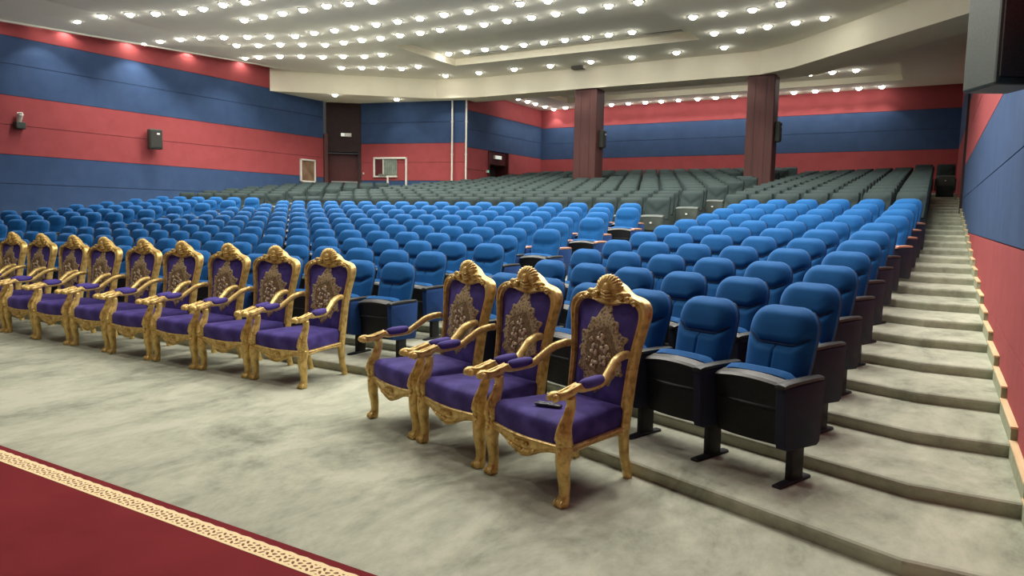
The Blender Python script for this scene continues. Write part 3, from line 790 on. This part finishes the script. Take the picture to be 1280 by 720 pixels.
def back_frame():
    m = MB(); rings = []
    for (xi, zi), (xo, zo) in zip(INF, OUTF):
        sec = []
        for f, d in ((0, .03), (0, -.018), (.10, -.034), (.28, -.030), (.40, -.022), (.62, -.036), (.85, -.034), (1, -.016), (1, .032), (.5, .045)):
            x, z = xi+(xo-xi)*f, zi+(zo-zi)*f; sec.append((x, yb(z)+d, z))
        rings.append(sec)
    m.loft(rings, M_gold); return m
def crest():
    m = MB(); R = random.Random(3)
    y0 = yb(1.16)
    m.ball((0, y0-.02, 1.165), (.105, .036, .05), M_gold, 16, 8)
    m.ball((0, y0-.010, 1.195), (.092, .028, .055), M_gold, 16, 8)
    m.ball((0, y0-.045, 1.178), (.034, .026, .034), M_gold, 12, 8)
    for i in range(11):                       # fan shell
        a = PI*(.06+.88*i/10); c, s = cos(a), sin(a)
        m.tube([(.03*c, y0-.036, 1.166+.02*s, .012), (.07*c, y0-.044, 1.168+.055*s, .0150), (.098*c, y0-.026, 1.170+.078*s, .0145), (.108*c, y0-.008, 1.170+.086*s, .007)], M_gold, 8, side=(0, 1, 0))
    for sx in (-1, 1):
        m.tube(lerp_path([(sx*.10, y0-.02, 1.155, .016), (sx*.13, y0-.028, 1.142, .018), (sx*.165, y0-.03, 1.145, .014), (sx*.18, y0-.028, 1.132, .010), (sx*.165, y0-.03, 1.122, .007)], 4), M_gold, 8, side=(0, 1, 0))
    for i in range(3): m.tube([(-.05+.004*i, y0-.045-.004*i, 1.118+.02*i, .008), (0, y0-.058-.004*i, 1.106+.02*i, .011), (.05-.004*i, y0-.045-.004*i, 1.118+.02*i, .008)], M_gold, 8, side=(0, 0, 1))
    for sx in (-1, 1):                       # acanthus scrolls running down the rail
        for q, (cx, cz_, r) in enumerate(((.115, 1.122, .030), (.18, 1.108, .024), (.232, 1.090, .018))):
            pts = []
            for i in range(14):
                a = sx*(i*.52)+1.2; rr = r*(1-i/17); pts.append((sx*cx+rr*cos(a)*1.25, yb(cz_)-.04-.006*sin(i), cz_+rr*sin(a)*.8, .0075-.0002*i))
            m.tube(pts, M_gold, 7, side=(0, 1, 0))
            m.ball((sx*cx, yb(cz_)-.036, cz_), (r*.75, .014, r*.5), M_gold, 8, 6)
        for i in range(5):
            x = .085+.036*i; z = 1.138-.012*i+.008*(i % 2)
            m.ball((sx*x, yb(z)-.036, z), (.018, .010, .010), M_gold, 8, 5, Matrix.Rotation(sx*(.5 if i % 2 else -.5), 3, 'Y'))
    return m
def bulge(x, z):
    """front of the upholstery"""
    w = .245; e = (1-min(1, abs(x)/w)**3)*sm(.32, .45, z)*(1-sm(.96, 1.06, z)*.8)
    return yb(z)-.004-.035*e
def back_panel():
    m = MB(); L = len(IN_R); nx = 15; vs = []
    for x, z in IN_R:
        for i in range(nx):
            U = i/(nx-1)*2-1; xx = U*(x+.008); zz = z+.0
            vs.append((xx, bulge(xx, zz), zz))
    # rows follow the inner outline from the seat upward
    fs = [(j*nx+i, j*nx+i+1, (j+1)*nx+i+1, (j+1)*nx+i) for j in range(L-1) for i in range(nx-1)]
    return m, vs, fs
def inner_halfwidth(z):
    """half width of the opening at height z, and the height of its top edge at x"""
    best = 0
    for (x0, z0), (x1, z1) in zip(IN_R, IN_R[1:]):
        if (z0-z)*(z1-z) <= 0 and z0 != z1: best = max(best, x0+(x1-x0)*(z-z0)/(z1-z0))
    return best
def top_z(x):
    x = abs(x); best = 1.060
    for (x0, z0), (x1, z1) in zip(IN_R, IN_R[1:]):
        if z0 > 1.0 and (x0-x)*(x1-x) <= 0 and x0 != x1: best = z0+(z1-z0)*(x-x0)/(x1-x0)
    return best
def back_panel2():
    m = MB(); nx, nz = 21, 26; vs = []
    for j in range(nz):
        v = j/(nz-1)
        for i in range(nx):
            U = i/(nx-1)*2-1
            zc = .34+v*.65; hw = (inner_halfwidth(zc) or .2)+.008
            x = U*hw
            if v > .9: pass
            zt2 = top_z(min(abs(x), .270))+.006
            z = .34+(zt2-.34)*v if True else zc
            hw2 = (inner_halfwidth(min(z, .99)) or hw)+.008; x = U*hw2
            vs.append((x, bulge(x, z), z))
    fs = [(j*nx+i, j*nx+i+1, (j+1)*nx+i+1, (j+1)*nx+i) for j in range(nz-1) for i in range(nx-1)]
    m.add(vs, fs, M_purple)
    m.add([(x, yb(z)+.03, z) for x, y, z in vs], [f[::-1] for f in fs], M_purple)
    return m
MZ = .765
def medal_r(a):
    c, s = cos(a), sin(a)
    r = 1/math.sqrt((c/.190)**2+(s/.218)**2)
    r *= 1+.055*cos(12*a)+.03*cos(24*a+1)
    r += .075*math.exp(-((a-PI/2)/.20)**2)+.03*math.exp(-((a-PI/2)/.5)**2)
    r += .03*math.exp(-((a-3*PI/2)/.3)**2)
    for q in (.45, PI-.45, -.6+2*PI, PI+.6): r += .022*math.exp(-((a-q)/.14)**2)
    return r
def medallion():
    m = MB(); n = 120; vs = []; rings = [.0, .3, .5, .7, .85, .95, 1.0]
    for q, f in enumerate(rings):
        for i in range(n):
            a = 2*PI*i/n; r = medal_r(a)*f; x, z = r*cos(a), MZ+r*sin(a)
            vs.append((x, bulge(x, z)-(.006 if f < 1 else .0), z))
    fs = [(j*n+i, j*n+(i+1) % n, (j+1)*n+(i+1) % n, (j+1)*n+i) for j in range(len(rings)-1) for i in range(n)]
    m.add(vs, fs, M_lace)
    for i in range(22):                         # raised scroll beads round the edge
        a = 2*PI*i/22; r = medal_r(a)*.9; x, z = r*cos(a), MZ+r*sin(a)
        m.ball((x, bulge(x, z)-.006, z), (.014, .006, .012), M_lace, 8, 4)
    return m
def flower_ground():
    m = MB(); n = 48; vs = []
    for f in (0, .5, 1):
        for i in range(n):
            a = 2*PI*i/n; r = f*(.128+.010*cos(5*a)+.012*sin(a)); x, z = r*cos(a), MZ-.005+r*1.18*sin(a)
            vs.append((x, bulge(x, z)-.0085, z))
    m.add(vs, [(j*n+i, j*n+(i+1) % n, (j+1)*n+(i+1) % n, (j+1)*n+i) for j in range(2) for i in range(n)], M_brownfl); return m
def flower_spray():
    m = MB(); R = random.Random(5)
    for cx, cz_, s in ((.0, .862, 1.0), (.042, .800, 1.15), (-.04, .775, 1.2), (.038, .715, 1.1), (-.03, .680, 1.0), (-.078, .835, .6), (.088, .755, .55), (-.085, .71, .6)):
        a0 = R.random()*PI
        for i in range(4):
            a = i*PI/2+a0+R.uniform(-.3, .3); x, z = cx+.018*s*cos(a), cz_+.020*s*sin(a)
            m.ball((x, bulge(x, z)-.011, z), (.021*s, .009, .0125*s), M_petal if (i+int(cx*100)) % 4 else M_lace, 8, 5, Matrix.Rotation(-a+R.uniform(.5, 1.1), 3, 'Y'))
        m.ball((cx, bulge(cx, cz_)-.016, cz_), (.010*s, .007, .010*s), M_brownfl, 8, 5)
    return m
def front_y(x): return -.355-.022*(1-(x/.34)**2)
def cushion():
    m = MB(); rings = []
    N = 40
    def outline(f, grow=0):
        pts = []
        hw_f, hw_b, yf, ybk = .335+grow, .235+grow*.5, -.352-grow, .235
        for i in range(N):
            s = i/N*4
            if s < 1: U = s*2-1; pts.append((U*hw_f, yf-.022*(1-U*U)+.02*abs(U)**8))
            elif s < 2: t = s-1; pts.append((hw_f+(hw_b-hw_f)*t-(.012*(1-t)**8), yf+(ybk-yf)*t+.02*(1-t)**8))
            elif s < 3: U = 1-(s-2)*2; pts.append((U*hw_b, ybk))
            else: t = 1-(s-3); pts.append((-(hw_f+(hw_b-hw_f)*t)+(.012*(1-t)**8), yf+(ybk-yf)*t+.02*(1-t)**8))
        return [(x*f, -.06+(y+.06)*f) for x, y in pts]
    for z, f, g in ((.315, .985, 0), (.345, 1, .004), (.40, 1, .006), (.435, 1, .004), (.455, .985, 0), (.468, .95, 0), (.478, .85, 0), (.484, .6, 0), (.487, .3, 0), (.488, .03, 0)):
        rings.append([(x, y, z) for x, y in outline(f, g)])
    m.loft(rings, M_purple); return m
def seat_rail():
    m = MB()
    def strip(path, zb, ztop, nrm, th=.034):
        rings = []
        for i, (x, y) in enumerate(path):
            nx_, ny_ = nrm(i); b, t_ = zb(i), ztop(i)
            rings.append([(x-nx_*th, y-ny_*th, b), (x-nx_*.004, y-ny_*.004, b-.004), (x+nx_*.008, y+ny_*.008, b+.008), (x, y, b+.02), (x, y, (b+t_)/2), (x+nx_*.004, y+ny_*.004, t_-.018), (x+nx_*.012, y+ny_*.012, t_-.008), (x+nx_*.004, y+ny_*.004, t_), (x-nx_*th, y-ny_*th, t_)])
        m.loft(rings, M_gold)
    n = 37; fx = [(-.33+.66*i/(n-1)) for i in range(n)]
    strip([(x, front_y(x)) for x in fx], lambda i: .304-.088*math.exp(-(fx[i]/.16)**2), lambda i: .352-.012*math.exp(-(fx[i]/.22)**2), lambda i: (0, -1))
    for sx in (-1, 1):
        s = [i/14 for i in range(15)]; path = [(sx*(.345-.095*t), -.33+.57*t) for t in s]
        strip(path, lambda i: .298+.008*sin(PI*s[i]), lambda i: .34-.0*s[i], lambda i: (sx*.98, -.16*0))
    strip([(.24, .25), (-.24, .25)], lambda i: .28, lambda i: .34, lambda i: (0, 1))
    # carved leaf spray at the middle of the apron
    for i in range(-4, 5):
        x = i*.026; z = .272-.022*math.exp(-(x/.10)**2)
        m.ball((x, front_y(x)-.007, z), (.021, .011, .012), M_gold, 8, 5, Matrix.Rotation(-.5 if i > 0 else .5, 3, 'Y'))
    for i in range(-3, 4):
        x = i*.018; m.ball((x, front_y(x)-.008, .296), (.009, .009, .013), M_gold, 8, 5)
    return m
def front_leg():
    m = MB()
    p = lerp_path([(0, .0, .35, .043), (0, -.012, .29, .044), (.004, -.018, .22, .037), (.003, -.004, .13, .032), (0, .0, .07, .029), (0, -.004, .045, .033), (0, -.012, .022, .037), (0, -.014, .002, .033)], 4)
    m.tube(p, M_gold, 14, sq=.25)
    for q in range(4): m.tube([(-.024+.016*q, -.032, .045, .007), (-.026+.0175*q, -.048, .022, .010), (-.026+.0175*q, -.05, .006, .008)], M_gold, 7)
    for i in range(5): m.ball((0, -.052+.004*abs(i-1), .33-.03*i), (.020-.002*i, .012, .016), M_gold, 8, 5)
    return m
def arm_support():
    m = MB()
    p = lerp_path([(0, .005, .34, .042), (0, -.012, .40, .046), (0, -.004, .46, .038), (0, .026, .53, .029), (0, .036, .575, .028), (0, .03, .62, .03)], 4)
    m.tube(p, M_gold, 12, sq=.2)
    m.tube(lerp_path([(0, -.03, .33, .014), (0, -.058, .40, .018), (0, -.045, .46, .015), (0, -.012, .52, .011), (0, .004, .57, .007)], 4), M_gold, 8)
    for i in range(4): m.ball((0, -.062+.012*abs(i-1), .36+.035*i), (.024, .014, .018), M_gold, 8, 5)
    return m
def arm_rail(sx):
    m = MB()
    p = lerp_path([(0, -.125, .628, .018), (0, -.118, .640, .030), (0, -.085, .645, .034), (0, -.04, .634, .029), (0, .03, .648, .031), (0, .075, .668, .031), (0, .13, .655, .026), (-.004, .24, .66, .026), (-.012, .30, .672, .028), (-.03, .37, .72, .029), (-.05, .44, .768, .030), (-.064, .52, .79, .03), (-.068, .57, .79, .03)], 4)
    p = [(sx*x, y, z, r*.86) for x, y, z, r in p]
    m.tube(p, M_gold, 12, flat=1.05)
    for s in (-1, 1): m.tube([(sx*q[0]+s*.02, q[1], q[2]+.022, .008) for q in lerp_path([(0, -.1, .640, 0), (0, -.04, .634, 0), (0, .04, .652, 0), (0, .09, .666, 0)], 3)], M_gold, 6)
    for s in (-1, 1): m.ball((s*.024, -.105, .637), (.014, .024, .024), M_gold, 10, 6)
    return m
def arm_pad2(sx):
    m = MB()
    p = lerp_path([(0, .105, .672, .008), (0, .115, .676, .026), (0, .15, .680, .033), (-.002, .20, .683, .034), (-.005, .25, .686, .032), (-.009, .285, .690, .024), (-.01, .295, .690, .008)], 3)
    m.tube([(sx*x, y, z, r) for x, y, z, r in p], M_purple, 12, flat=1.0); return m
def back_leg():
    m = MB(); m.tube([(0, .0, .36, .032), (0, .0, .28, .031), (0, .012, .15, .028), (0, .045, .03, .026), (0, .05, 0, .026)], M_gold, 12, sq=.8); return m
def make_armchair():
    t = empty('gilt_armchair')
    bf = back_frame().build('back_frame', t, True, 50); crest().build('crest', bf, True)
    bp = back_panel2().build('back_panel', t, True)
    md = medallion().build('medallion', bp, True); md['label'] = 'embroidered lace medallion with flowers'
    g = MB(); a = flower_ground(); b_ = flower_spray(); [a.add(b_.v, [f for f, k in zip(b_.f, b_.m) if b_.mats[k] == q], q) for q in b_.mats]
    fs_ = a.build('flower_spray', bp, True)
    cushion().build('seat_cushion', t, True, 60)
    seat_rail().build('seat_rail', t, True, 50)
    for sx in (-1, 1):
        l = front_leg().build('front_leg', t, True); l.location = (sx*.325, -.33, 0)
        s = arm_support().build('arm_support', t, True); s.location = (sx*.325, -.33, 0)
        r_ = arm_rail(sx).build('armrest', t, True); r_.location = (sx*.325, -.33, 0)
        ap = arm_pad2(sx).build('arm_pad', r_, True)
        k_ = back_leg().build('back_leg', t, True, 50); k_.location = (sx*.236, .25, 0)
    return t
chair = make_armchair()
GL = [(-4.935, 4.665), (-5.70, 4.66), (-6.45, 4.645), (-7.235, 4.635), (-8.02, 4.65), (-8.80, 4.63), (-9.57, 4.66), (-10.34, 4.65), (-11.12, 4.65)]
for i, (x, y) in enumerate(GL):
    loc = (x-.325, y+.345, 0); rz = (0, .012, -.02, .015, -.01, .02, -.015, .01, 0)[i]
    lab = ('gilt purple velvet armchair at the near end of the long row of nine', )[0] if i == 0 else f'gilt purple velvet armchair, {ORD[i+1]} from the near end of the row of nine'
    if i == 0: o = chair; o.location = loc; o.rotation_euler = (0, 0, rz)
    else: o = dup(chair, loc, rz)
    tag(o, lab, 'armchair', 'long row of nine gilt armchairs')
GRf = [(-1.705, 3.526), (-2.44, 3.80), (-3.16, 4.055)]
LB = ['gilt purple velvet armchair with a remote control on its seat, nearest the stairs', 'gilt purple velvet armchair in the middle of the separate three by the stairs', 'gilt purple velvet armchair of the separate three, farthest from the stairs']
trio = []
for i, (x, y) in enumerate(GRf):
    a = AR+(.0, .02, -.02)[i]
    cx = x-cos(a)*.325-sin(a)*.345; cy = y-sin(a)*.325+cos(a)*.345
    o = dup(chair, (cx, cy, 0), a); trio.append((cx, cy, a))
    tag(o, LB[i], 'armchair', 'three gilt armchairs by the stairs')
# remote control lying on the nearest seat
cx, cy, a = trio[0]
lx, ly = .035, -.20
rc = MB(); rings = []
for y, w, z in ((-.085, .016, .012), (-.08, .021, .017), (-.02, .023, .019), (.05, .021, .017), (.08, .018, .014), (.085, .012, .010)):
    rings.append([(-w, y, .003), (-w*.7, y, 0), (w*.7, y, 0), (w, y, .003), (w, y, z*.75), (w*.7, y, z), (-w*.7, y, z), (-w, y, z*.75)])
rc.loft(rings, M_remote); ro = rc.build('remote_control', None, True, 45)
bt = MB()
for r_ in range(6):
    for c_ in range(3): bt.box(-.013+c_*.010, -.007+c_*.010, -.06+r_*.018, -.05+r_*.018, .016, .0205, M_button)
bt.build('keypad', ro)
ro.location = (cx+cos(a)*lx-sin(a)*ly, cy+sin(a)*lx+cos(a)*ly, .4915); ro.rotation_euler = (0, 0, a-1.15)
tag(ro, 'dark remote control lying on the purple seat of the nearest gilt armchair', 'remote control')

# ------------------------------------------------------------------ world, camera, view
w = bpy.data.worlds.new('hall_world'); bpy.context.scene.world = w; w.use_nodes = True
w.node_tree.nodes['Background'].inputs['Color'].default_value = (.05, .05, .05, 1)
cam = bpy.data.cameras.new('camera'); co = bpy.data.objects.new('camera', cam); C.objects.link(co)
Fp, ROLL, PITCH, YAW, H = 900., .0174, .1014, .5276, 1.627
fw = Vector((-sin(YAW)*cos(PITCH), cos(YAW)*cos(PITCH), -sin(PITCH))); rr = Vector((cos(YAW), sin(YAW), 0)); uu = rr.cross(fw)
R2v = rr*cos(ROLL)+uu*sin(ROLL); U2v = uu*cos(ROLL)-rr*sin(ROLL)
m3 = Matrix((R2v, U2v, -fw)).transposed()
co.matrix_world = Matrix.Translation((0, 0, H)) @ m3.to_4x4()
cam.sensor_width = 36; cam.lens = 36*Fp/1280; cam.clip_end = 200
sc = bpy.context.scene; sc.camera = co
sc.view_settings.view_transform = 'Standard'; sc.view_settings.look = 'None'; sc.view_settings.gamma = 1; sc.view_settings.use_curve_mapping = False
sc.view_settings.exposure = -0.02
print('grey', gcount[0], 'objects', len(bpy.data.objects))
